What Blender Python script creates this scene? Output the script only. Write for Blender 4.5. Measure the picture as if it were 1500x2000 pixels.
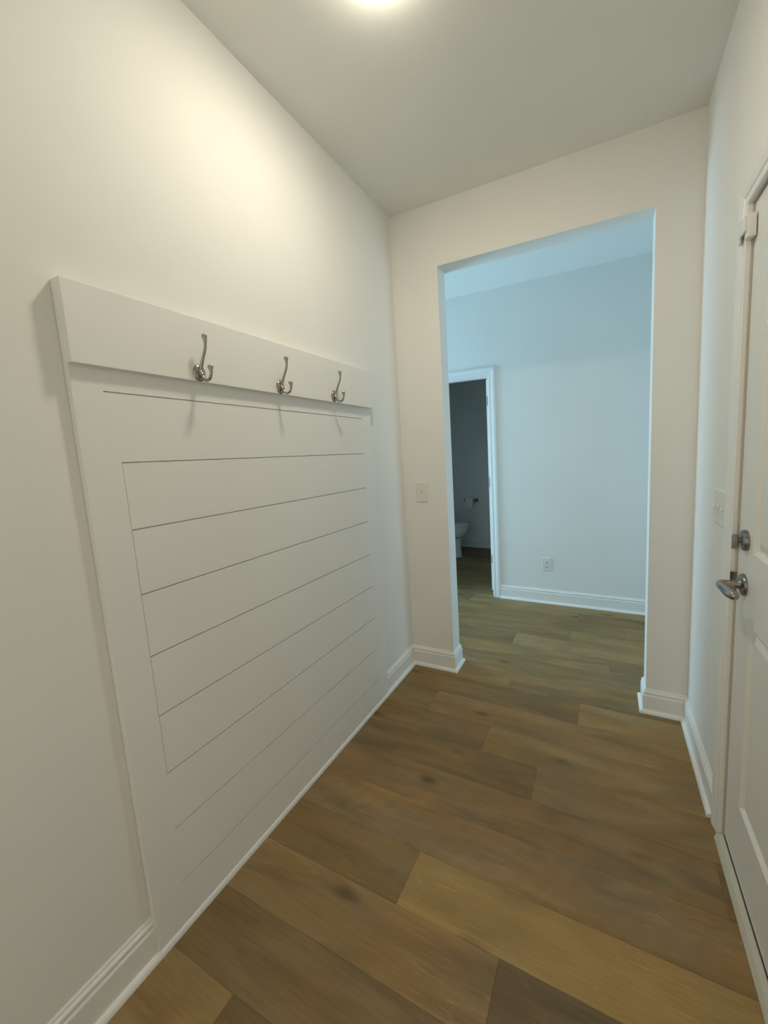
import bpy, bmesh, math, random
from mathutils import Vector, Matrix

C = bpy.context.scene.collection
for o in list(bpy.data.objects):
    bpy.data.objects.remove(o)
R = math.radians

# ------------------------------------------------------------------ camera
CAM = dict(x=1.1527, y=-2.0668, z=1.3776, yaw=-0.4317, pitch=-0.119, roll=-0.0476,
           f=733.1945, px=846.6618, py=971.6958)
cd = bpy.data.cameras.new('camera')
cam = bpy.data.objects.new('camera', cd)
C.objects.link(cam)
cy_, sy_ = math.cos(CAM['yaw']), math.sin(CAM['yaw'])
cp_, sp_ = math.cos(CAM['pitch']), math.sin(CAM['pitch'])
cr_, sr_ = math.cos(CAM['roll']), math.sin(CAM['roll'])
fwd = Vector((sy_ * cp_, cy_ * cp_, sp_))
rt = Vector((cy_, -sy_, 0))
up = rt.cross(fwd)
r2 = cr_ * rt + sr_ * up
u2 = -sr_ * rt + cr_ * up
M = Matrix((r2, u2, -fwd)).transposed().to_4x4()
M.translation = Vector((CAM['x'], CAM['y'], CAM['z']))
cam.matrix_world = M
cd.sensor_fit = 'VERTICAL'
cd.sensor_height = 36.0
cd.sensor_width = 27.0
cd.lens = CAM['f'] * 36.0 / 2000.0
cd.shift_x = (750 - CAM['px']) / 2000.0
cd.shift_y = (CAM['py'] - 1000) / 2000.0
cd.clip_start = 0.02
cd.clip_end = 100
bpy.context.scene.camera = cam

# ------------------------------------------------------------------ world, daylight, exposure
LAMP_POWER = 124.0          # emission strength of the ceiling lamp's diffuser
LAMP_COLOR = (1.0, 0.90, 0.73)
DAY_COLOR = (0.42, 0.75, 1.0)
DAY_RIGHT = 26.0
DAY_LEFT = 90.0
BACK_FILL_COLOR = (1.0, 0.85, 0.50)
BACK_FILL_POWER = 6.5       # added fill light behind the camera, stands for no known source
sc = bpy.context.scene
sc.view_settings.view_transform = 'Standard'
sc.view_settings.look = 'None'
sc.view_settings.gamma = 1.0
sc.view_settings.use_curve_mapping = False
sc.view_settings.exposure = 0.0
w = bpy.data.worlds.new('world')
sc.world = w
w.use_nodes = True
bg = w.node_tree.nodes['Background']
bg.inputs[0].default_value = (0.45, 0.68, 1.0, 1)
bg.inputs[1].default_value = 0.3


def area(name, loc, rot, sx, sy, power, color):
    l = bpy.data.lights.new(name, 'AREA')
    l.shape = 'RECTANGLE'
    l.size, l.size_y = sx, sy
    l.energy = power
    l.color = color
    o = bpy.data.objects.new(name, l)
    C.objects.link(o)
    o.location = loc
    o.rotation_euler = rot
    return o


HX0, HX1 = -2.3, 3.4      # the hall's unseen ends, glazed openings added to let daylight in
area('daylight_right', (HX1 + 0.16, 0.68, 1.1), (0, R(90), 0), 1.9, 1.0, DAY_RIGHT, DAY_COLOR)
area('daylight_left', (HX0 - 0.16, 0.68, 1.1), (0, R(-90), 0), 1.9, 1.0, DAY_LEFT, DAY_COLOR)
area('room_behind', (0.764, -3.14, 1.25), (R(90), 0, 0), 1.16, 2.2, BACK_FILL_POWER, BACK_FILL_COLOR)


# ------------------------------------------------------------------ materials
def new_mat(name):
    m = bpy.data.materials.new(name)
    m.use_nodes = True
    return m, m.node_tree, m.node_tree.nodes['Principled BSDF']


def paint(name, col, rough=0.6, bump=0.02, scale=260, spec=0.5):
    m, nt, p = new_mat(name)
    N, L = nt.nodes, nt.links
    tc = N.new('ShaderNodeTexCoord')
    n = N.new('ShaderNodeTexNoise')
    n.inputs['Scale'].default_value = scale
    n.inputs['Detail'].default_value = 3
    L.new(tc.outputs['Object'], n.inputs['Vector'])
    n2 = N.new('ShaderNodeTexNoise')
    n2.inputs['Scale'].default_value = 2.5
    L.new(tc.outputs['Object'], n2.inputs['Vector'])
    mr = N.new('ShaderNodeMapRange')
    mr.inputs[3].default_value = 0.97
    mr.inputs[4].default_value = 1.03
    L.new(n2.outputs[0], mr.inputs[0])
    mx = N.new('ShaderNodeVectorMath')
    mx.operation = 'SCALE'
    mx.inputs[0].default_value = col
    L.new(mr.outputs[0], mx.inputs['Scale'])
    L.new(mx.outputs[0], p.inputs['Base Color'])
    b = N.new('ShaderNodeBump')
    b.inputs['Strength'].default_value = bump * 5
    b.inputs['Distance'].default_value = 0.0006
    L.new(n.outputs[0], b.inputs['Height'])
    L.new(b.outputs[0], p.inputs['Normal'])
    p.inputs['Roughness'].default_value = rough
    p.inputs['Specular IOR Level'].default_value = spec
    return m


def metal(name, col, rough=0.25, brushed=True):
    m, nt, p = new_mat(name)
    N, L = nt.nodes, nt.links
    p.inputs['Base Color'].default_value = (*col, 1)
    p.inputs['Metallic'].default_value = 1
    tc = N.new('ShaderNodeTexCoord')
    n = N.new('ShaderNodeTexNoise')
    n.inputs['Scale'].default_value = 300
    L.new(tc.outputs['Object'], n.inputs['Vector'])
    mr = N.new('ShaderNodeMapRange')
    mr.inputs[3].default_value = rough - 0.06
    mr.inputs[4].default_value = rough + 0.08
    L.new(n.outputs[0], mr.inputs[0])
    L.new(mr.outputs[0], p.inputs['Roughness'])
    return m


def plain(name, col, rough=0.4, spec=0.5):
    m, nt, p = new_mat(name)
    p.inputs['Base Color'].default_value = (*col, 1)
    p.inputs['Roughness'].default_value = rough
    p.inputs['Specular IOR Level'].default_value = spec
    N, L = nt.nodes, nt.links
    tc = N.new('ShaderNodeTexCoord')
    n = N.new('ShaderNodeTexNoise')
    n.inputs['Scale'].default_value = 60
    L.new(tc.outputs['Object'], n.inputs['Vector'])
    mr = N.new('ShaderNodeMapRange')
    mr.inputs[3].default_value = max(rough - 0.04, 0.02)
    mr.inputs[4].default_value = rough + 0.04
    L.new(n.outputs[0], mr.inputs[0])
    L.new(mr.outputs[0], p.inputs['Roughness'])
    return m


WALL = paint('wall_paint', (0.88, 0.872, 0.835), 0.75, 0.03, spec=0.25)
CEIL = paint('ceiling_paint', (0.88, 0.88, 0.84), 0.9, 0.05, 180, spec=0.1)
TRIM = paint('trim_paint', (0.89, 0.888, 0.86), 0.35, 0.008, 120)
PANEL = paint('panel_paint', (0.89, 0.882, 0.85), 0.5, 0.012, 120, spec=0.35)
DOORP = paint('door_paint', (0.84, 0.832, 0.79), 0.42, 0.02, 150)
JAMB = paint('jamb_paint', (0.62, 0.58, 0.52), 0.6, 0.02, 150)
PLAST = plain('switch_plastic', (0.82, 0.81, 0.755), 0.35)
PORC = plain('porcelain', (0.82, 0.82, 0.80), 0.12)
PAPER = plain('tissue_paper', (0.93, 0.92, 0.90), 0.9, 0.1)
NICKEL = metal('satin_nickel', (0.40, 0.365, 0.32), 0.24)
DARKNI = metal('dark_nickel', (0.28, 0.27, 0.255), 0.30)
BLACK = plain('black_rubber', (0.015, 0.015, 0.016), 0.6)
HOLE = plain('dark_recess', (0.03, 0.03, 0.03), 0.8)
THRES = paint('threshold_finish', (0.62, 0.60, 0.50), 0.45, 0.03, 90)

# lamp diffuser
LAMPM, nt, p = new_mat('lamp_diffuser')
p.inputs['Base Color'].default_value = (0.9, 0.9, 0.88, 1)
p.inputs['Emission Color'].default_value = (*LAMP_COLOR, 1)
p.inputs['Emission Strength'].default_value = LAMP_POWER

RIMM, nt, p = new_mat('lamp_diffuser_rim')
p.inputs['Base Color'].default_value = (0.9, 0.9, 0.88, 1)
p.inputs['Emission Color'].default_value = (*LAMP_COLOR, 1)
p.inputs['Emission Strength'].default_value = LAMP_POWER * 0.24

# window glass
GLASS = bpy.data.materials.new('window_glass')
GLASS.use_nodes = True
nt = GLASS.node_tree
nt.nodes.clear()
out = nt.nodes.new('ShaderNodeOutputMaterial')
mix = nt.nodes.new('ShaderNodeMixShader')
tr = nt.nodes.new('ShaderNodeBsdfTransparent')
gl = nt.nodes.new('ShaderNodeBsdfGlossy')
gl.inputs['Roughness'].default_value = 0.02
fr = nt.nodes.new('ShaderNodeFresnel')
fr.inputs[0].default_value = 1.45
nt.links.new(fr.outputs[0], mix.inputs[0])
nt.links.new(tr.outputs[0], mix.inputs[1])
nt.links.new(gl.outputs[0], mix.inputs[2])
nt.links.new(mix.outputs[0], out.inputs[0])


def floor_material():
    m, nt, p = new_mat('oak_plank_floor')
    N, L = nt.nodes, nt.links
    at = N.new('ShaderNodeAttribute')
    at.attribute_name = 'plank'
    sep = N.new('ShaderNodeSeparateColor')
    L.new(at.outputs['Color'], sep.inputs[0])
    tc = N.new('ShaderNodeTexCoord')
    # shift the pattern for every plank
    off = N.new('ShaderNodeVectorMath'); off.operation = 'SCALE'
    off.inputs['Scale'].default_value = 37.0
    L.new(at.outputs['Color'], off.inputs[0])
    add = N.new('ShaderNodeVectorMath'); add.operation = 'ADD'
    L.new(tc.outputs['Object'], add.inputs[0])
    L.new(off.outputs[0], add.inputs[1])

    def mapped(sx, sy):
        v = N.new('ShaderNodeVectorMath'); v.operation = 'MULTIPLY'
        v.inputs[1].default_value = (sx, sy, 1)
        L.new(add.outputs[0], v.inputs[0])
        return v.outputs[0]

    def noise(vec, scale, detail=4, rough=0.55, dist=0.0):
        n = N.new('ShaderNodeTexNoise')
        n.inputs['Scale'].default_value = scale
        n.inputs['Detail'].default_value = detail
        n.inputs['Roughness'].default_value = rough
        n.inputs['Distortion'].default_value = dist
        L.new(vec, n.inputs['Vector'])
        return n.outputs[0]

    def rng(val, a, b, c, d):
        r = N.new('ShaderNodeMapRange')
        for i, x in enumerate((a, b, c, d)):
            r.inputs[i + 1].default_value = x
        L.new(val, r.inputs[0])
        return r.outputs[0]

    def mul(a, b):
        n = N.new('ShaderNodeMath'); n.operation = 'MULTIPLY'
        L.new(a, n.inputs[0])
        if isinstance(b, float):
            n.inputs[1].default_value = b
        else:
            L.new(b, n.inputs[1])
        return n.outputs[0]

    fine = noise(mapped(2.2, 60.0), 2.0, 6, 0.62, 1.2)
    broad = noise(mapped(1.3, 7.0), 1.7, 4, 0.55, 0.8)
    cloud = noise(mapped(1.6, 4.0), 2.1, 2, 0.5)
    # cathedral figure
    wv = N.new('ShaderNodeTexWave')
    wv.wave_type = 'RINGS'
    wv.rings_direction = 'SPHERICAL'
    wv.inputs['Scale'].default_value = 9.0
    wv.inputs['Distortion'].default_value = 3.5
    wv.inputs['Detail'].default_value = 2.5
    wv.inputs['Detail Scale'].default_value = 1.2
    L.new(mapped(0.55, 3.2), wv.inputs['Vector'])
    # knots
    vo = N.new('ShaderNodeTexVoronoi')
    vo.inputs['Scale'].default_value = 1.0
    L.new(mapped(2.6, 7.0), vo.inputs['Vector'])
    knot = rng(vo.outputs['Distance'], 0.02, 0.17, 0.48, 1.0)
    t = rng(fine, 0.28, 0.72, 0.90, 1.09)
    t = mul(t, rng(broad, 0.32, 0.68, 0.76, 1.18))
    t = mul(t, rng(wv.outputs[0], 0.0, 1.0, 0.97, 1.02))
    t = mul(t, knot)
    t = mul(t, rng(sep.outputs[0], 0.0, 1.0, 0.60, 1.30))
    # pale cerused flecks along the grain
    fleck = noise(mapped(5.0, 70.0), 1.5, 3, 0.5, 2.0)
    zone = noise(mapped(1.0, 3.0), 2.6, 2, 0.5)
    fz = mul(rng(fleck, 0.60, 0.70, 0.0, 1.0), rng(zone, 0.50, 0.60, 0.0, 1.0))
    fl_ = N.new('ShaderNodeMath'); fl_.operation = 'MULTIPLY_ADD'
    L.new(fz, fl_.inputs[0]); fl_.inputs[1].default_value = 0.35; fl_.inputs[2].default_value = 1.0
    t = mul(t, fl_.outputs[0])
    # hue: a mix of warm brown and greyed brown
    mc = N.new('ShaderNodeMix'); mc.data_type = 'RGBA'
    mc.inputs['A'].default_value = (0.310, 0.186, 0.072, 1)
    mc.inputs['B'].default_value = (0.262, 0.183, 0.092, 1)
    L.new(rng(cloud, 0.35, 0.65, 0.0, 1.0), mc.inputs['Factor'])
    mc2 = N.new('ShaderNodeMix'); mc2.data_type = 'RGBA'
    mc2.inputs['B'].default_value = (0.322, 0.214, 0.068, 1)
    L.new(mc.outputs['Result'], mc2.inputs['A'])
    L.new(mul(sep.outputs[1], 0.6), mc2.inputs['Factor'])
    s = N.new('ShaderNodeVectorMath'); s.operation = 'SCALE'
    L.new(mc2.outputs['Result'], s.inputs[0])
    L.new(t, s.inputs['Scale'])
    L.new(s.outputs[0], p.inputs['Base Color'])
    L.new(rng(fine, 0.3, 0.7, 0.50, 0.62), p.inputs['Roughness'])
    p.inputs['Specular IOR Level'].default_value = 0.35
    b = N.new('ShaderNodeBump')
    b.inputs['Strength'].default_value = 0.35
    b.inputs['Distance'].default_value = 0.0012
    L.new(fine, b.inputs['Height'])
    L.new(b.outputs[0], p.inputs['Normal'])
    return m


FLOOR = floor_material()


# ------------------------------------------------------------------ helpers
def obj(name, bm, mat, parent=None, smooth=False, auto=None):
    me = bpy.data.meshes.new(name)
    bmesh.ops.recalc_face_normals(bm, faces=bm.faces)
    bm.to_mesh(me)
    bm.free()
    me.materials.append(mat)
    if smooth:
        for f in me.polygons:
            f.use_smooth = True
        try:
            me.set_sharp_from_angle(angle=R(auto or 40))
        except Exception:
            pass
    o = bpy.data.objects.new(name, me)
    C.objects.link(o)
    if parent:
        o.parent = parent
    return o


def thing(name, label, cat, loc=(0, 0, 0), group=None):
    o = bpy.data.objects.new(name, None)
    o.empty_display_size = 0.05
    C.objects.link(o)
    o.location = loc
    o['label'] = label
    o['category'] = cat
    if group:
        o['group'] = group
    return o


def struct(name, bm, mat, parent=None, smooth=False):
    o = obj(name, bm, mat, parent, smooth)
    if not parent:
        o['kind'] = 'structure'
    return o


def box(bm, a, b, bev=0.0):
    x0, y0, z0 = (min(a[i], b[i]) for i in range(3))
    x1, y1, z1 = (max(a[i], b[i]) for i in range(3))
    v = [bm.verts.new(p) for p in ((x0, y0, z0), (x1, y0, z0), (x1, y1, z0), (x0, y1, z0),
                                   (x0, y0, z1), (x1, y0, z1), (x1, y1, z1), (x0, y1, z1))]
    fs = [bm.faces.new([v[i] for i in q]) for q in
          ((3, 2, 1, 0), (4, 5, 6, 7), (0, 1, 5, 4), (1, 2, 6, 5), (2, 3, 7, 6), (3, 0, 4, 7))]
    if bev > 0:
        es = list({e for f in fs for e in f.edges})
        bmesh.ops.bevel(bm, geom=es, offset=bev, segments=2, profile=0.6, affect='EDGES')
    return bm


def boxes(*bs, bev=0.0):
    bm = bmesh.new()
    for a, b in bs:
        box(bm, a, b, bev)
    return bm


def sweep_plan(path, prof, bm=None, caps=True):
    """Profile (offset to the right of travel, z) carried along a plan path with mitred corners."""
    bm = bm or bmesh.new()
    P = [Vector(p) for p in path]
    rings = []
    for i, p_ in enumerate(P):
        ns = []
        if i > 0:
            d = (p_ - P[i - 1]).normalized(); ns.append(Vector((d.y, -d.x)))
        if i < len(P) - 1:
            d = (P[i + 1] - p_).normalized(); ns.append(Vector((d.y, -d.x)))
        if len(ns) == 2:
            n = (ns[0] + ns[1]); n = n / (1 + ns[0].dot(ns[1]))
        else:
            n = ns[0]
        rings.append([bm.verts.new((p_.x + n.x * o, p_.y + n.y * o, z)) for o, z in prof])
    k = len(prof)
    for a, b in zip(rings, rings[1:]):
        for j in range(k):
            bm.faces.new((a[j], a[(j + 1) % k], b[(j + 1) % k], b[j]))
    if caps:
        bm.faces.new(rings[0]); bm.faces.new(list(reversed(rings[-1])))
    return bm


def catmull(pts, n=8):
    out_ = []
    P = [pts[0]] + list(pts) + [pts[-1]]
    for i in range(1, len(P) - 2):
        for k in range(n):
            t = k / n
            out_.append(tuple(0.5 * ((2 * P[i][c]) + (-P[i - 1][c] + P[i + 1][c]) * t +
                        (2 * P[i - 1][c] - 5 * P[i][c] + 4 * P[i + 1][c] - P[i + 2][c]) * t * t +
                        (-P[i - 1][c] + 3 * P[i][c] - 3 * P[i + 1][c] + P[i + 2][c]) * t ** 3)
                        for c in range(len(P[i]))))
    out_.append(tuple(pts[-1]))
    return out_


def tube(bm, pts, seg=16, flat=1.0, n=8, side=(0, 1, 0)):
    """pts: (x, y, z, r); swept round section, optionally flattened across side."""
    q = catmull(pts, n)
    S = Vector(side)
    rings = []
    for i, a in enumerate(q):
        p_ = Vector(a[:3])
        t = (Vector(q[min(i + 1, len(q) - 1)][:3]) - Vector(q[max(i - 1, 0)][:3])).normalized()
        u = S - t * S.dot(t)
        u.normalize()
        v = t.cross(u)
        rings.append([bm.verts.new(p_ + (u * math.cos(2 * math.pi * k / seg) * a[3] * flat +
                                        v * math.sin(2 * math.pi * k / seg) * a[3])) for k in range(seg)])
    for a, b in zip(rings, rings[1:]):
        for j in range(seg):
            bm.faces.new((a[j], a[(j + 1) % seg], b[(j + 1) % seg], b[j]))
    bm.faces.new(rings[0]); bm.faces.new(list(reversed(rings[-1])))
    return bm


def lathe(bm, prof, origin, axis, seg=40, sx=1.0, sy=1.0):
    """prof: (radius, distance along axis)."""
    ax = Vector(axis).normalized()
    u = ax.orthogonal().normalized() if abs(ax.z) > 0.9 else Vector((0, 0, 1))
    u = (u - ax * u.dot(ax)).normalized()
    v = ax.cross(u)
    O = Vector(origin)
    rings = []
    for r, h in prof:
        rings.append([bm.verts.new(O + ax * h + u * math.cos(2 * math.pi * k / seg) * r * sx +
                                   v * math.sin(2 * math.pi * k / seg) * r * sy) for k in range(seg)])
    for a, b in zip(rings, rings[1:]):
        for j in range(seg):
            bm.faces.new((a[j], a[(j + 1) % seg], b[(j + 1) % seg], b[j]))
    bm.faces.new(rings[0]); bm.faces.new(list(reversed(rings[-1])))
    return bm


def ball(bm, c, r, sz=1.0):
    m = Matrix.Translation(c) @ Matrix.Diagonal((1, 1, sz, 1))
    bmesh.ops.create_uvsphere(bm, u_segments=16, v_segments=10, radius=r, matrix=m)
    return bm


# ------------------------------------------------------------------ dimensions
W = 1.528            # room width
H = 2.741            # ceiling height
OL, OR_, OH = 0.290, 1.350, 2.411    # cased-less opening in the far wall
T = 0.105            # far wall thickness
HY = 1.258           # hall's far wall
HT = 0.115
YB = -2.90           # wall behind the camera
BX0, BX1, BY1 = -1.24, 0.34, 2.975   # bathroom
BDL, BDR, BDH = -0.565, 0.200, 2.030  # bathroom doorway
DY0, DY1, DH = -1.552, -0.632, 2.036  # doorway in the right wall

# ------------------------------------------------------------------ structure
# floor: planks running across the room, one mesh
rnd = random.Random(5)
bmf = bmesh.new()
col = bmf.loops.layers.float_color.new('plank')
PW, PL, PY = 0.1673, 1.524, -0.225
JO = {0: 1.036, 1: 0.645, 2: 1.49, 3: 1.188, 4: 0.554, 5: 0.93, 6: 1.30, -1: 0.280, -2: 0.637, -3: 0.893,
      -4: 1.49, -5: 0.004, -6: 0.574, -7: 0.899, -8: 0.002, -9: 0.277, -10: 0.8}
TONE = {(-7, 'R'): 0.05, (-7, 'L'): 0.60, (-6, 'R'): 0.80, (-6, 'L'): 0.35, (-3, 'R'): 0.62, (-3, 'L'): 0.30,
        (-8, 'R'): 0.28, (-4, 'L'): 0.52, (-4, 'R'): 0.15, (-2, 'L'): 0.42, (-2, 'R'): 0.68, (-1, 'L'): 0.46, (-1, 'R'): 0.66,
        (0, 'L'): 0.48, (0, 'R'): 0.80, (-9, 'L'): 0.70, (-9, 'R'): 0.25, (4, 'R'): 0.85, (4, 'L'): 0.35,
        (-5, 'R'): 0.66, (-5, 'L'): 0.5, (1, 'L'): 0.75, (1, 'R'): 0.50, (-10, 'L'): 0.3, (3, 'L'): 0.6, (3, 'R'): 0.4,
        (2, 'L'): 0.55, (5, 'L'): 0.55, (6, 'L'): 0.45, (6, 'R'): 0.6}
g = 0.0006


def plank(xa, xb, ya, yb, tone, tint):
    c = (tone, tint, rnd.random(), 1)
    z0, z1 = -0.0012, 0.0
    e = 0.0016
    o_ = [bmf.verts.new(p_) for p_ in ((xa, ya, z0), (xb, ya, z0), (xb, yb, z0), (xa, yb, z0))]
    i_ = [bmf.verts.new(p_) for p_ in ((xa + e, ya + e, z1), (xb - e, ya + e, z1), (xb - e, yb - e, z1), (xa + e, yb - e, z1))]
    fs = [bmf.faces.new(i_)]
    for k in range(4):
        fs.append(bmf.faces.new((o_[k], o_[(k + 1) % 4], i_[(k + 1) % 4], i_[k])))
    for f in fs:
        for l in f.loops:
            l[col] = c


for r in range(-18, 21):
    ya = PY + r * PW
    j = JO.get(r, (r * 0.437 * 1.31) % PL)
    n0 = math.floor((HX0 - j) / PL)
    k = n0
    while j + k * PL < HX1 + 0.1:
        xa, xb = j + k * PL, j + (k + 1) * PL
        key = 'R' if k == 0 else 'L' if k == -1 else None
        tone = TONE.get((r, key), rnd.uniform(0.25, 0.8))
        tint = {(-6, 'R'): 0.9}.get((r, key), rnd.uniform(0, 0.5))
        plank(max(xa, HX0 - 0.1), min(xb, HX1 + 0.1), ya, ya + PW, tone, tint)
        k += 1
# underlay so that the floor is solid
zb = [bmf.verts.new(p_) for p_ in ((HX0 - 0.1, YB - 0.1, -0.004), (HX1 + 0.1, YB - 0.1, -0.004),
                                   (HX1 + 0.1, BY1 + 0.15, -0.004), (HX0 - 0.1, BY1 + 0.15, -0.004))]
bmf.faces.new(zb)
me = bpy.data.meshes.new('floor')
bmf.to_mesh(me); bmf.free()
me.materials.append(FLOOR)
fo = bpy.data.objects.new('floor', me)
C.objects.link(fo)
fo['kind'] = 'structure'

struct('ceiling', boxes(((HX0 - 0.2, YB - 0.2, H), (HX1 + 0.2, BY1 + 0.2, H + 0.1))), CEIL)

struct('wall_left', boxes(((-0.12, YB, 0), (0, 0, H))), WALL)
struct('wall_back', boxes(((0, YB - 0.1, 0), (0.16, YB, H)), ((1.37, YB - 0.1, 0), (W + 0.13, YB, H)), ((0.16, YB - 0.1, 2.41), (1.37, YB, H))), WALL)  # unseen wall, its opening added for the fill light
# right wall with the doorway
JT = 0.022
struct('wall_right', boxes(((W, YB, 0), (W + 0.13, DY0 - JT, H)), ((W, DY1 + JT, 0), (W + 0.13, 0, H)),
                           ((W, DY0 - JT, DH + JT), (W + 0.13, DY1 + JT, H))), WALL)
# far wall with the wide plain opening


def far_wall():
    bm = bmesh.new()
    A = [(HX0, 0), (OL, 0), (OL, OH), (OR_, OH), (OR_, 0), (HX1, 0), (HX1, H), (HX0, H)]
    box(bm, (HX0, 0, 0), (OL, T, H)); box(bm, (OR_, 0, 0), (HX1, T, H)); box(bm, (OL, 0, OH), (OR_, T, H))
    return bm


struct('wall_front', far_wall(), WALL)
struct('wall_hall', boxes(((HX0, HY, 0), (BDL - 0.02, HY + HT, H)), ((BDR + 0.018, HY, 0), (HX1, HY + HT, H)),
                          ((BDL - 0.02, HY, BDH + 0.018), (BDR + 0.018, HY + HT, H))), WALL)
struct('wall_bathroom_left', boxes(((BX0 - 0.1, HY + HT, 0), (BX0, BY1, H))), WALL)
struct('wall_bathroom_right', boxes(((BX1, HY + HT, 0), (BX1 + 0.1, BY1, H))), WALL)
struct('wall_bathroom_back', boxes(((BX0 - 0.1, BY1, 0), (BX1 + 0.1, BY1 + 0.1, H))), WALL)
# unseen hall ends, their glazing added as a way in for the daylight
for n, (nm, xa, xb, s) in enumerate((('wall_hall_right', HX1, HX1 + 0.12, 1), ('wall_hall_left', HX0 - 0.12, HX0, -1))):
    struct(nm, boxes(((xa, 0, 0), (xb, 0.18, H)), ((xa, HY - 0.08, 0), (xb, HY + HT, H)),
                     ((xa, 0.18, 0), (xb, HY - 0.08, 0.12)), ((xa, 0.18, 2.1), (xb, HY - 0.08, H))), WALL)
    xm = (xa + xb) / 2
    wf = struct('window_%d' % (n + 1), boxes(
        ((xm - 0.03, 0.18, 0.12), (xm + 0.03, 0.23, 2.1)), ((xm - 0.03, HY - 0.13, 0.12), (xm + 0.03, HY - 0.08, 2.1)),
        ((xm - 0.03, 0.23, 0.12), (xm + 0.03, HY - 0.13, 0.18)), ((xm - 0.03, 0.23, 2.04), (xm + 0.03, HY - 0.13, 2.1)),
        ((xm - 0.02, 0.23, 1.08), (xm + 0.02, HY - 0.13, 1.12)), bev=0.002), TRIM)
    obj('window_pane', boxes(((xm - 0.003, 0.23, 0.18), (xm + 0.003, HY - 0.13, 1.08)),
                             ((xm - 0.003, 0.23, 1.12), (xm + 0.003, HY - 0.13, 2.04))), GLASS, wf)

# baseboards and shoe mouldings
BP = [(0, 0), (0.0140, 0), (0.0140, 0.0900), (0.0125, 0.0935), (0.0085, 0.0950), (0.0085, 0.1015), (0.0115, 0.1030),
      (0.0118, 0.1085), (0.0095, 0.1125), (0.0060, 0.1150), (0.0045, 0.1210), (0.0020, 0.1240), (0, 0.1240)]


def shoe(x0, x1, h=0.018):
    return [(x0, 0)] + [(x0 + (x1 - x0) * math.cos(a), h * math.sin(a)) for a in [i * math.pi / 16 for i in range(9)]]


PY0, PY1 = -1.594, -0.359       # shiplap panel extent along the left wall
CASE_W = 0.070
path_left = [(0.16, YB - 0.1), (0.16, YB), (0, YB), (0, PY0)]
path_back = [(W, DY0 - 0.006 - CASE_W), (W, YB), (1.37, YB), (1.37, YB - 0.1)]
path_corner = [(0, PY1), (0, 0), (OL, 0), (OL, T), (HX0, T)]
path_right = [(HX1, T), (OR_, T), (OR_, 0), (W, 0), (W, DY1 + CASE_W + 0.006)]
path_hall = [(BDR + 0.007 + 0.063, HY), (HX1, HY)]
path_hall_l = [(HX0, HY), (BDL - 0.070, HY)]
path_bath = [(BX0, HY + HT), (BX0, BY1), (BX1, BY1), (BX1, HY + HT)]
for nm, pa in (('baseboard_left', path_left), ('baseboard_back', path_back), ('baseboard_front', path_corner), ('baseboard_right', path_right),
               ('baseboard_hall', path_hall), ('baseboard_hall_left', path_hall_l), ('baseboard_bathroom', path_bath)):
    struct(nm, sweep_plan(pa, BP), TRIM)
SH = shoe(0.0138, 0.0285)
struct('trim_1', sweep_plan(path_left, SH), TRIM, smooth=False)
struct('trim_12', sweep_plan(path_back, SH), TRIM)
struct('trim_2', sweep_plan([(0, PY0), (0, PY1)], shoe(0.0202, 0.0290)), TRIM)
struct('trim_3', sweep_plan(path_corner, SH), TRIM)
struct('trim_4', sweep_plan(path_right, SH), TRIM)
struct('trim_5', sweep_plan(path_hall, SH), TRIM)
struct('trim_6', sweep_plan(path_bath, SH), TRIM)


# door casings (profile: across width u, thickness t), mitred round a doorway
CP = [(0.0, 0.0), (0.0, 0.0105), (0.003, 0.0125), (0.020, 0.0125), (0.0235, 0.0095), (0.027, 0.0135), (0.040, 0.0165),
      (0.050, 0.0180), (0.060, 0.0180), (0.064, 0.0150), (0.067, 0.0160), (0.070, 0.0120), (0.070, 0.0)]


def casing(a0, a1, h, place, scale=1.0):
    """a0,a1: inner edges along the wall; h: inner height; place(a, z, t) -> point."""
    bm = bmesh.new()
    rings = []
    for (a, z, da, dz) in ((a0, 0.0, -1, 0), (a0, h, -1, 1), (a1, h, 1, 1), (a1, 0.0, 1, 0)):
        rings.append([bm.verts.new(place(a + da * u * scale, z + dz * u * scale, t)) for u, t in CP])
    k = len(CP)
    for A_, B_ in zip(rings, rings[1:]):
        for j_ in range(k):
            bm.faces.new((A_[j_], A_[(j_ + 1) % k], B_[(j_ + 1) % k], B_[j_]))
    bm.faces.new(rings[0]); bm.faces.new(list(reversed(rings[-1])))
    return bm


struct('trim_7', casing(DY0 - 0.004, DY1 + 0.004, DH + 0.002, lambda a, z, t: (W - t, a, z)), TRIM)
struct('trim_8', casing(BDL - 0.007, BDR + 0.007, BDH + 0.006, lambda a, z, t: (a, HY - t, z), 0.9), TRIM)
# jambs
struct('trim_9', boxes(((W + 0.0, DY1, 0), (W + 0.13, DY1 + JT, DH)), ((W, DY0 - JT, 0), (W + 0.13, DY0, DH)),
                       ((W, DY0 - JT, DH), (W + 0.13, DY1 + JT, DH + JT)),
                       ((W + 0.052, DY1 - 0.012, 0), (W + 0.09, DY1, DH)), ((W + 0.052, DY0, DH - 0.012), (W + 0.09, DY1, DH)),
                       ((W + 0.052, DY0, 0), (W + 0.09, DY0 + 0.012, DH))), JAMB)
struct('trim_10', boxes(((BDR, HY, 0), (BDR + 0.018, HY + HT, BDH)), ((BDL - 0.02, HY, 0), (BDL, HY + HT, BDH)),
                        ((BDL - 0.02, HY, BDH), (BDR + 0.018, HY + HT, BDH + 0.018)),
                        ((BDR - 0.011, HY + 0.03, 0), (BDR, HY + HT - 0.037, BDH)), ((BDL, HY + 0.03, 0), (BDL + 0.011, HY + HT - 0.037, BDH)),
                        ((BDL, HY + 0.03, BDH - 0.011), (BDR, HY + HT - 0.037, BDH))), TRIM)
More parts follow.
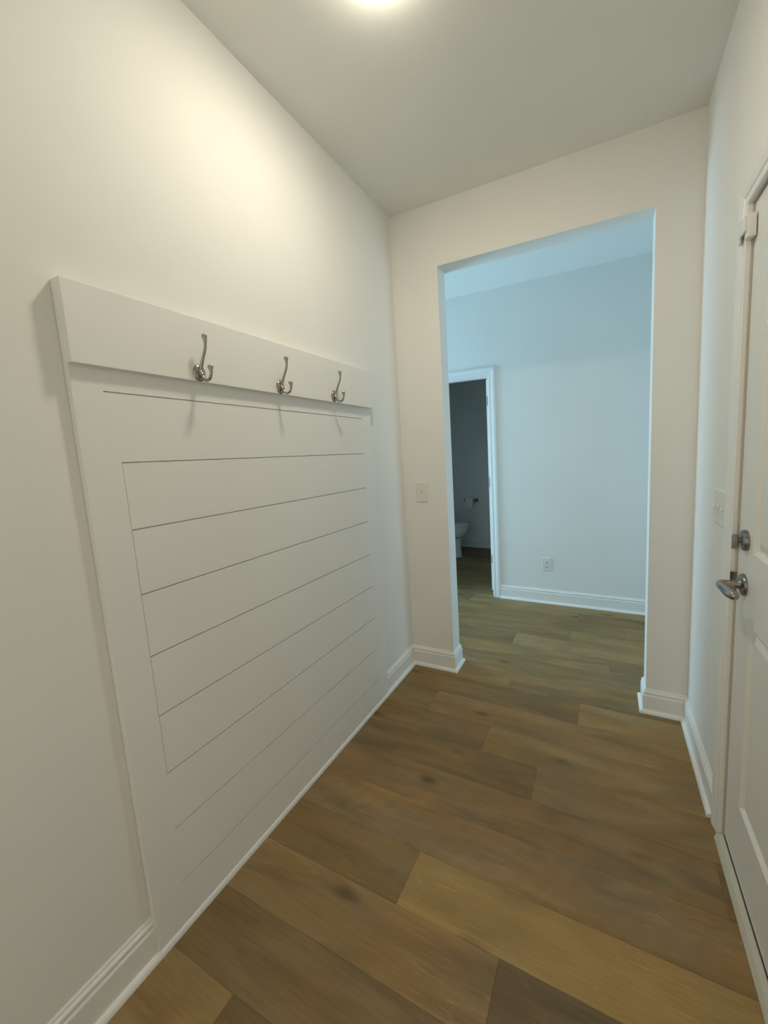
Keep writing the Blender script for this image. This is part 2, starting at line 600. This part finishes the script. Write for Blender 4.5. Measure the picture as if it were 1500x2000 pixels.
# threshold under the right door
bm = bmesh.new()
tp = [(W - 0.022, 0.0), (W - 0.022, 0.004), (W - 0.012, 0.021), (W + 0.003, 0.023), (W + 0.003, 0.012), (W + 0.13, 0.012), (W + 0.13, 0.0)]
ra = [bm.verts.new((x, DY0 - 0.0, z)) for x, z in tp]
rb = [bm.verts.new((x, DY1 + 0.0, z)) for x, z in tp]
for k in range(len(tp)):
    bm.faces.new((ra[k], ra[(k + 1) % len(tp)], rb[(k + 1) % len(tp)], rb[k]))
bm.faces.new(ra); bm.faces.new(list(reversed(rb)))
struct('trim_11', bm, THRES)


# ------------------------------------------------------------------ doors
def panel_door(w, h, th, rects, depth=0.010, mould=0.024):
    """Door slab in local (u 0..w, v 0..h); front at d=0, back at d=th. Sunk moulding round a raised field."""
    bm = bmesh.new()
    us = sorted({0, w} | {r_[0] for r_ in rects} | {r_[2] for r_ in rects})
    vs = sorted({0, h} | {r_[1] for r_ in rects} | {r_[3] for r_ in rects})
    for side, sg in ((0.0, 1), (th, -1)):
        grid = {}

        def vt(u, v, d):
            k_ = (round(u, 5), round(v, 5), round(d, 5))
            if k_ not in grid:
                grid[k_] = bm.verts.new((u, side + sg * d, v))
            return grid[k_]
        for ua, ub in zip(us, us[1:]):
            for va, vb in zip(vs, vs[1:]):
                inside = any(r_[0] <= ua and ub <= r_[2] and r_[1] <= va and vb <= r_[3] for r_ in rects)
                if inside:
                    rr = [(0, 0), (mould * 0.45, depth), (mould * 0.75, depth), (mould * 1.6, depth * 0.35)]
                    prev = None
                    for o_, d in rr:
                        ring = [vt(ua + o_, va + o_, d), vt(ub - o_, va + o_, d), vt(ub - o_, vb - o_, d), vt(ua + o_, vb - o_, d)]
                        if prev:
                            for k_ in range(4):
                                bm.faces.new((prev[k_], prev[(k_ + 1) % 4], ring[(k_ + 1) % 4], ring[k_]))
                        prev = ring
                    bm.faces.new(prev)
                else:
                    bm.faces.new((vt(ua, va, 0), vt(ub, va, 0), vt(ub, vb, 0), vt(ua, vb, 0)))
        for f in bm.faces:
            pass
    # edges
    for (ua, va, ub, vb) in ((0, 0, w, 0), (w, 0, w, h), (w, h, 0, h), (0, h, 0, 0)):
        bm.faces.new([bm.verts.new(p_) for p_ in ((ua, 0, va), (ub, 0, vb), (ub, th, vb), (ua, th, va))])
    bmesh.ops.remove_doubles(bm, verts=bm.verts, dist=0.00005)
    return bm


# right door: local u runs towards the camera (-y), slab front faces the room (-x)
dw = DY1 - DY0 - 0.006
DF = W + 0.006                   # x of the door's room face
bm = panel_door(dw, 2.004, 0.044, [(0.125, 0.222, dw - 0.125, 0.812), (0.125, 1.022, dw - 0.125, 1.895)])
bm.transform(Matrix(((0, 1, 0, DF), (-1, 0, 0, DY1 - 0.003), (0, 0, 1, 0.028), (0, 0, 0, 1))))
door = struct('door_1', bm, DOORP)
# sweep under the door
obj('door_sweep', boxes(((DF + 0.002, DY0 + 0.004, 0.0125), (DF + 0.040, DY1 - 0.004, 0.0285))), BLACK, door)
HYC, HZ, BZ = -0.702, 0.941, 1.077
# lever handle
bm = bmesh.new()
lathe(bm, [(0.0325, 0), (0.0325, 0.004), (0.0305, 0.008), (0.0240, 0.0100), (0.0150, 0.0120), (0.0125, 0.018), (0.0115, 0.026)],
      (DF, HYC, HZ), (-1, 0, 0))
hr = obj('door_handle', bm, DARKNI, door, True)
bm = bmesh.new()
tube(bm, [(DF - 0.020, HYC, HZ, 0.0112), (DF - 0.042, HYC, HZ, 0.0108), (DF - 0.056, HYC - 0.003, HZ, 0.0112), (DF - 0.062, HYC - 0.016, HZ, 0.0118),
          (DF - 0.061, HYC - 0.040, HZ - 0.001, 0.0120), (DF - 0.055, HYC - 0.070, HZ - 0.004, 0.0138),
          (DF - 0.050, HYC - 0.088, HZ - 0.004, 0.0142), (DF - 0.048, HYC - 0.100, HZ - 0.004, 0.0118), (DF - 0.047, HYC - 0.106, HZ - 0.004, 0.0040)], 18, 1.0, side=(0, 0, 1))
lv = obj('lever', bm, NICKEL, hr, True)
lv['label'] = 'bright satin nickel lever'
# deadbolt thumb turn
bm = bmesh.new()
lathe(bm, [(0.0310, 0), (0.0310, 0.005), (0.0290, 0.012), (0.0240, 0.0145), (0.010, 0.015)], (DF, HYC, BZ), (-1, 0, 0))
db = obj('deadbolt', bm, DARKNI, door, True)
bm = bmesh.new()
lathe(bm, [(0.0085, 0), (0.0085, 0.006), (0.006, 0.008)], (DF - 0.014, HYC, BZ), (-1, 0, 0), 20)
box(bm, (DF - 0.034, HYC - 0.0035, BZ - 0.017), (DF - 0.018, HYC + 0.0035, BZ + 0.017), 0.002)
obj('thumb_turn', bm, DARKNI, db, True)
# strike plates on the jamb
for zc, hh in ((BZ - 0.022, 0.021), (HZ - 0.022, 0.040)):
    obj('strike_plate', boxes(((W - 0.0125, DY1 - 0.0022, zc - hh), (W + 0.004, DY1 + 0.0, zc + hh)), bev=0.0008), DARKNI, door)

# bathroom door, standing open at a right angle
bw = BDR - BDL - 0.006
bm = panel_door(bw, 2.010, 0.035, [(0.115, 0.23, bw - 0.115, 0.84), (0.115, 1.03, bw - 0.115, 1.88)])
X1 = 0.184
bm.transform(Matrix(((0, -1, 0, X1), (1, 0, 0, HY + HT + 0.010), (0, 0, 1, 0.012), (0, 0, 0, 1))))
bd = struct('door_2', bm, TRIM)
for zc in (1.825, 1.075, 0.327):
    hb = bmesh.new()
    box(hb, (X1 - 0.030, HY + HT + 0.0085, zc - 0.0445), (X1 - 0.001, HY + HT + 0.0105, zc + 0.0445), 0.0008)
    tube(hb, [(X1 + 0.004, HY + HT + 0.0065, zc - 0.0445, 0.0055), (X1 + 0.004, HY + HT + 0.0065, zc + 0.0445, 0.0055)], 12, n=1)
    hg = obj('hinge', hb, DARKNI, bd, True)
    hg['label'] = 'grey metal hinge'

# ------------------------------------------------------------------ shiplap panel with hook board
px = 0.0202
zt = 1.6234
gy0, gy1 = -1.515, -0.4447
gz = [1.5664 - i * 0.1771 for i in range(9)]
sp = thing('shiplap_panel', 'white painted shiplap panel with a hook board, fixed to the left wall', 'wall panel', (0.0012, (PY0 + PY1) / 2, 0))
oy = (PY0 + PY1) / 2


def loc(bm, v):
    bmesh.ops.translate(bm, verts=bm.verts, vec=[-c for c in v])
    return bm


gh = 0.0016
bs = [((0.0, PY0, 0.0), (0.0125, PY1, zt))]                                # backing board
bs.append(((0.0125, gy1, 0.0), (px, PY1, zt)))                             # right stile
bs.append(((0.0125, PY0, 0.0), (px, gy0 - 0.0, gz[0] - gh)))               # left stile below the first groove
bs.append(((0.0125, PY0, gz[0] + gh), (px, gy0, zt)))
bs.append(((0.0125, PY0, gz[0] - gh), (px, gy0 - 0.018, gz[0] + gh)))
edges = [zt] + gz + [0.0]
for i in range(len(edges) - 1):
    top = edges[i] - (gh if i else 0)
    bot = edges[i + 1] + (gh if i + 1 < len(edges) - 1 else 0)
    y0 = gy0 + (0.0009 if 2 <= i <= 6 else 0.0)
    bs.append(((0.0125, y0, bot), (px, gy1, top)))
obj('plank_panel', loc(boxes(*bs), (0, oy, 0)), PANEL, sp)
obj('hook_board', loc(boxes(((0.0, PY0 - 0.0, zt), (0.0395, PY1, 1.8098)), bev=0.0012), (0, oy, 0)), PANEL, sp)

# ------------------------------------------------------------------ coat hooks


def coat_hook(y, label):
    t = thing('coat_hook', label, 'coat hook', (0.0395, y, 1.648), 'satin nickel coat hooks on the white board')
    bm = bmesh.new()
    lathe(bm, [(1.0, 0.0), (1.0, 0.0022), (0.93, 0.0045), (0.72, 0.0075), (0.40, 0.0092), (0.15, 0.0098)], (0, 0, 0), (1, 0, 0), 36, 0.0255, 0.0190)
    pl = obj('rose', bm, NICKEL, t, True, 60)
    bm = bmesh.new()
    for s in (-1, 1):
        lathe(bm, [(0.0034, 0.0), (0.0034, 0.0020), (0.0020, 0.0028)], (0.0066, s * 0.0098, 0.001), (1, 0, 0), 14)
    obj('screw', bm, DARKNI, pl, True)
    # upper prong
    bm = bmesh.new()
    tube(bm, [(0.004, 0, -0.004, 0.0062), (0.010, 0, 0.008, 0.0058), (0.0165, 0, 0.021, 0.0046), (0.027, 0, 0.042, 0.0040), (0.0385, 0, 0.062, 0.0040),
              (0.0430, 0, 0.078, 0.0040), (0.0435, 0, 0.087, 0.0047), (0.0430, 0, 0.093, 0.0060), (0.0425, 0, 0.099, 0.0076), (0.0425, 0, 0.1035, 0.0066), (0.0425, 0, 0.1065, 0.0020)], 16)
    tube(bm, [(0.0437, 0, 0.0835, 0.0052), (0.0437, 0, 0.0865, 0.0052)], 16, n=1)
    obj('upper_prong', bm, NICKEL, t, True, 60)
    # lower prong
    bm = bmesh.new()
    tube(bm, [(0.005, 0, 0.004, 0.0066), (0.0125, 0, -0.004, 0.0062), (0.0170, 0, -0.013, 0.0050), (0.0230, 0, -0.0205, 0.0044), (0.0330, 0, -0.0255, 0.0042), (0.0450, 0, -0.0220, 0.0042),
              (0.0530, 0, -0.0110, 0.0040), (0.0555, 0, -0.0010, 0.0045), (0.0550, 0, 0.0050, 0.0060), (0.0545, 0, 0.0100, 0.0078), (0.0545, 0, 0.0145, 0.0066), (0.0545, 0, 0.0170, 0.0020)], 16)
    tube(bm, [(0.0553, 0, -0.0030, 0.0052), (0.0555, 0, 0.0000, 0.0052)], 16, n=1)
    lathe(bm, [(0.0070, 0), (0.0078, 0.004), (0.0055, 0.0075)], (0.008, 0, 0.0), (1, 0, 0), 18)
    obj('lower_prong', bm, NICKEL, t, True, 60)
    return t


def dup(root, locn, label):
    r_ = root.copy()
    C.objects.link(r_)
    r_.location = locn
    r_['label'] = label
    for ch in list(root.children):
        c_ = ch.copy(); C.objects.link(c_); c_.parent = r_
        for gg in ch.children:
            d_ = gg.copy(); C.objects.link(d_); d_.parent = c_
    return r_


hk = coat_hook(-1.292, 'satin nickel double coat hook nearest the left end of the white board')
dup(hk, (0.0395, -0.980, 1.648), 'middle one of the three satin nickel coat hooks on the white board')
dup(hk, (0.0395, -0.670, 1.650), 'satin nickel coat hook nearest the far corner, rightmost on the white board')


# ------------------------------------------------------------------ switches and outlet (local: x across, z up, -y out of the wall)
def plate_bm(w_, h_, d=0.006):
    bm = bmesh.new()
    a = [(-w_ / 2, -h_ / 2), (w_ / 2, -h_ / 2), (w_ / 2, h_ / 2), (-w_ / 2, h_ / 2)]
    rings = []
    for ins, yy in ((0, 0), (0, -0.0025), (0.002, -0.0052), (0.0045, -d)):
        rings.append([bm.verts.new((x - math.copysign(ins, x), yy, z - math.copysign(ins, z))) for x, z in a])
    for A_, B_ in zip(rings, rings[1:]):
        for k_ in range(4):
            bm.faces.new((A_[k_], A_[(k_ + 1) % 4], B_[(k_ + 1) % 4], B_[k_]))
    bm.faces.new(rings[0]); bm.faces.new(rings[-1])
    return bm


def toggle_bm(x, up_=False):
    bm = bmesh.new()
    s = 1 if up_ else -1
    box(bm, (x - 0.0055, -0.0072, -0.0125), (x + 0.0055, -0.0055, 0.0125), 0.0004)
    v = [(x - 0.0042, -0.006, -0.005), (x + 0.0042, -0.006, -0.005), (x + 0.0042, -0.006, 0.006), (x - 0.0042, -0.006, 0.006),
         (x - 0.0035, -0.0185, s * 0.0105 - 0.0032), (x + 0.0035, -0.0185, s * 0.0105 - 0.0032),
         (x + 0.0035, -0.0175, s * 0.0105 + 0.0032), (x - 0.0035, -0.0175, s * 0.0105 + 0.0032)]
    q = [bm.verts.new(p_) for p_ in v]
    for f in ((0, 1, 5, 4), (1, 2, 6, 5), (2, 3, 7, 6), (3, 0, 4, 7), (4, 5, 6, 7), (3, 2, 1, 0)):
        bm.faces.new([q[i] for i in f])
    return bm


def screws_bm(pts):
    bm = bmesh.new()
    for x, z in pts:
        lathe(bm, [(0.0031, 0), (0.0031, 0.0008), (0.0022, 0.0013)], (x, -0.0058, z), (0, -1, 0), 14)
    return bm


sw = thing('light_switch', 'single white toggle light switch on the wall left of the wide opening', 'light switch', (0.124, 0, 1.139))
obj('plate', plate_bm(0.079, 0.124), PLAST, sw)
obj('toggle', toggle_bm(0, True), PLAST, sw)
obj('screw', screws_bm([(0, 0.030)]), PLAST, sw, True)
obj('screw', screws_bm([(0, -0.030)]), PLAST, sw, True)

s3 = thing('light_switch', 'white three-gang toggle light switch on the right wall beside the door', 'light switch', (W, -0.451, 1.136))
s3.rotation_euler = (0, 0, R(-90))
obj('plate', plate_bm(0.158, 0.124), PLAST, s3)
for x in (-0.046, 0.0, 0.046):
    obj('toggle', toggle_bm(x), PLAST, s3)
    obj('screw', screws_bm([(x, 0.030)]), PLAST, s3, True)
    obj('screw', screws_bm([(x, -0.030)]), PLAST, s3, True)

ol = thing('power_outlet', 'white duplex power outlet low on the bluish hall wall', 'outlet', (0.688, HY, 0.354))
obj('plate', plate_bm(0.082, 0.118), PLAST, ol)
for s in (-1, 1):
    bm = bmesh.new()
    lathe(bm, [(0.0170, 0), (0.0170, 0.0014), (0.0160, 0.0020)], (0, -0.0056, s * 0.0195), (0, -1, 0), 28, 0.82, 1.0)
    rc = obj('receptacle', bm, PLAST, ol, True)
    z = s * 0.0195
    obj('slot', boxes(((-0.0068, -0.0080, z - 0.001), (-0.0050, -0.0074, z + 0.0075)), ((0.0050, -0.0080, z), (0.0066, -0.0074, z + 0.0070)),
                      ((-0.0022, -0.0080, z - 0.0100), (0.0022, -0.0074, z - 0.0055))), HOLE, rc)
obj('screw', screws_bm([(0, 0)]), PLAST, ol, True)

# ------------------------------------------------------------------ white flip lock at the top of the right door
fl = thing('door_flip_lock', 'white flip latch mounted high on the casing of the right door', 'door latch', (W - 0.017, -0.612, 1.972))
obj('mounting_plate', boxes(((-0.0045, -0.002, -0.028), (0.0, 0.018, 0.030)), bev=0.0008), PLAST, fl)
obj('latch_block', boxes(((-0.0005, -0.050, -0.036), (0.020, -0.024, 0.026)), bev=0.002), TRIM, fl, True)
obj('swing_arm', boxes(((-0.0070, -0.046, -0.018), (-0.0005, -0.004, 0.022)), bev=0.0015), TRIM, fl, True)
bm = bmesh.new()
lathe(bm, [(0.0028, 0), (0.0028, 0.066)], (-0.0040, -0.005, -0.040), (0, 0, 1), 14)
obj('pin', bm, THRES, fl, True)

# ------------------------------------------------------------------ ceiling light
LX, LY = 0.572, -1.038
cl = thing('ceiling_light', 'round white flush ceiling light, lit', 'ceiling light', (LX, LY, H))
bm = bmesh.new()
lathe(bm, [(0.070, 0.0), (0.078, 0.001), (0.078, 0.008), (0.075, 0.010), (0.02, 0.010)], (0, 0, 0), (0, 0, -1), 56)
obj('base_ring', bm, TRIM, cl, True)
bm = bmesh.new()
lathe(bm, [(0.077, 0.009), (0.081, 0.012), (0.0815, 0.028), (0.0785, 0.034)], (0, 0, 0), (0, 0, -1), 56)
rm = obj('diffuser_rim', bm, RIMM, cl, True, 80)
bm = bmesh.new()
lathe(bm, [(0.0785, 0.0342), (0.072, 0.0375), (0.050, 0.0415), (0.022, 0.0435), (0.002, 0.044)], (0, 0, 0), (0, 0, -1), 56)
obj('diffuser', bm, LAMPM, cl, True, 80)

# ------------------------------------------------------------------ toilet and paper holder in the bathroom
TY = 2.46
to = thing('toilet', 'white toilet in the dark bathroom beyond the open door', 'toilet', (-0.84, TY, 0))
# local: bowl points +x


def oval(x0, x1, wy, z, n=36, back=0.55):
    """Egg outline between x0 and x1, half width wy, blunt at the back."""
    pts = []
    cx_ = x0 + (x1 - x0) * 0.42
    for k_ in range(n):
        a = 2 * math.pi * k_ / n
        c_, s_ = math.cos(a), math.sin(a)
        rx = (x1 - cx_) if c_ > 0 else (cx_ - x0)
        e_ = 1.0 if c_ > 0 else 0.75
        pts.append((cx_ + rx * math.copysign(abs(c_) ** e_, c_), wy * math.copysign(abs(s_) ** (1.0 if c_ > 0 else 0.8), s_), z))
    return pts


def loft(secs, close=True):
    bm = bmesh.new()
    rings = [[bm.verts.new(p_) for p_ in s_] for s_ in secs]
    n = len(rings[0])
    for A_, B_ in zip(rings, rings[1:]):
        for k_ in range(n):
            bm.faces.new((A_[k_], A_[(k_ + 1) % n], B_[(k_ + 1) % n], B_[k_]))
    if close:
        bm.faces.new(rings[0]); bm.faces.new(list(reversed(rings[-1])))
    return bm


obj('pedestal', loft([oval(-0.20, 0.285, 0.105, 0.0), oval(-0.20, 0.280, 0.100, 0.03), oval(-0.19, 0.270, 0.092, 0.12), oval(-0.19, 0.275, 0.095, 0.22),
                      oval(-0.19, 0.290, 0.120, 0.27)]), PORC, to, True, 60)
obj('bowl', loft([oval(-0.18, 0.290, 0.125, 0.258), oval(-0.18, 0.335, 0.155, 0.282), oval(-0.18, 0.366, 0.176, 0.330), oval(-0.18, 0.378, 0.182, 0.385), oval(-0.18, 0.380, 0.183, 0.400)]),
    PORC, to, True, 60)
obj('seat', loft([oval(-0.10, 0.388, 0.186, 0.403), oval(-0.10, 0.392, 0.190, 0.408), oval(-0.10, 0.392, 0.190, 0.418), oval(-0.10, 0.386, 0.185, 0.421)]), PORC, to, True, 60)
obj('lid', loft([oval(-0.12, 0.386, 0.186, 0.4245), oval(-0.12, 0.390, 0.189, 0.429), oval(-0.12, 0.388, 0.187, 0.438), oval(-0.12, 0.370, 0.172, 0.444)]), PORC, to, True, 60)
bm = boxes(((-0.385, -0.20, 0.39), (-0.19, 0.20, 0.74)), bev=0.02)
tk = obj('tank', bm, PORC, to, True)
obj('tank_lid', boxes(((-0.392, -0.21, 0.741), (-0.18, 0.21, 0.775)), bev=0.008), PORC, to, True)
bm = bmesh.new()
tube(bm, [(-0.188, -0.15, 0.67, 0.010), (-0.172, -0.15, 0.67, 0.009), (-0.170, -0.12, 0.667, 0.006), (-0.170, -0.08, 0.66, 0.006)], 12, side=(0, 0, 1))
obj('flush_lever', bm, NICKEL, tk, True)
obj('deck', boxes(((-0.30, -0.11, 0.30), (-0.12, 0.11, 0.40)), bev=0.015), PORC, to, True)

tpx, tpz = -0.575, 0.685
ph = thing('paper_holder', 'dark metal toilet paper holder on the bathroom back wall', 'toilet paper holder', (tpx, BY1, tpz))
for s in (-1, 1):
    bm = bmesh.new()
    lathe(bm, [(0.024, 0), (0.024, 0.006), (0.016, 0.010), (0.010, 0.014), (0.0095, 0.060), (0.013, 0.068), (0.013, 0.078), (0.006, 0.082)], (s * 0.078, 0, 0), (0, -1, 0), 24)
    obj('post', bm, DARKNI, ph, True)
bm = bmesh.new()
lathe(bm, [(0.008, 0), (0.008, 0.148)], (-0.074, -0.070, 0), (1, 0, 0), 18)
obj('roller', bm, DARKNI, ph, True)
bm = bmesh.new()
prof = [(0.020, 0.0), (0.050, 0.0), (0.0505, 0.002), (0.0505, 0.102), (0.050, 0.104), (0.020, 0.104)]
seg = 36
rings = []
for r_, h_ in prof:
    rings.append([bm.verts.new((-0.052 + h_, -r_ * math.cos(2 * math.pi * k_ / seg), r_ * math.sin(2 * math.pi * k_ / seg))) for k_ in range(seg)])
for A_, B_ in zip(rings, rings[1:] + rings[:1]):
    for k_ in range(seg):
        bm.faces.new((A_[k_], A_[(k_ + 1) % seg], B_[(k_ + 1) % seg], B_[k_]))
box(bm, (-0.052, -0.0515, -0.085), (0.052, -0.0500, 0.004))
tr_ = obj('toilet_paper_roll', bm, PAPER, None, True)
tr_.location = (tpx, BY1 - 0.070, tpz - 0.011)
tr_['label'] = 'white toilet paper roll hanging on the holder in the bathroom'
tr_['category'] = 'toilet paper'
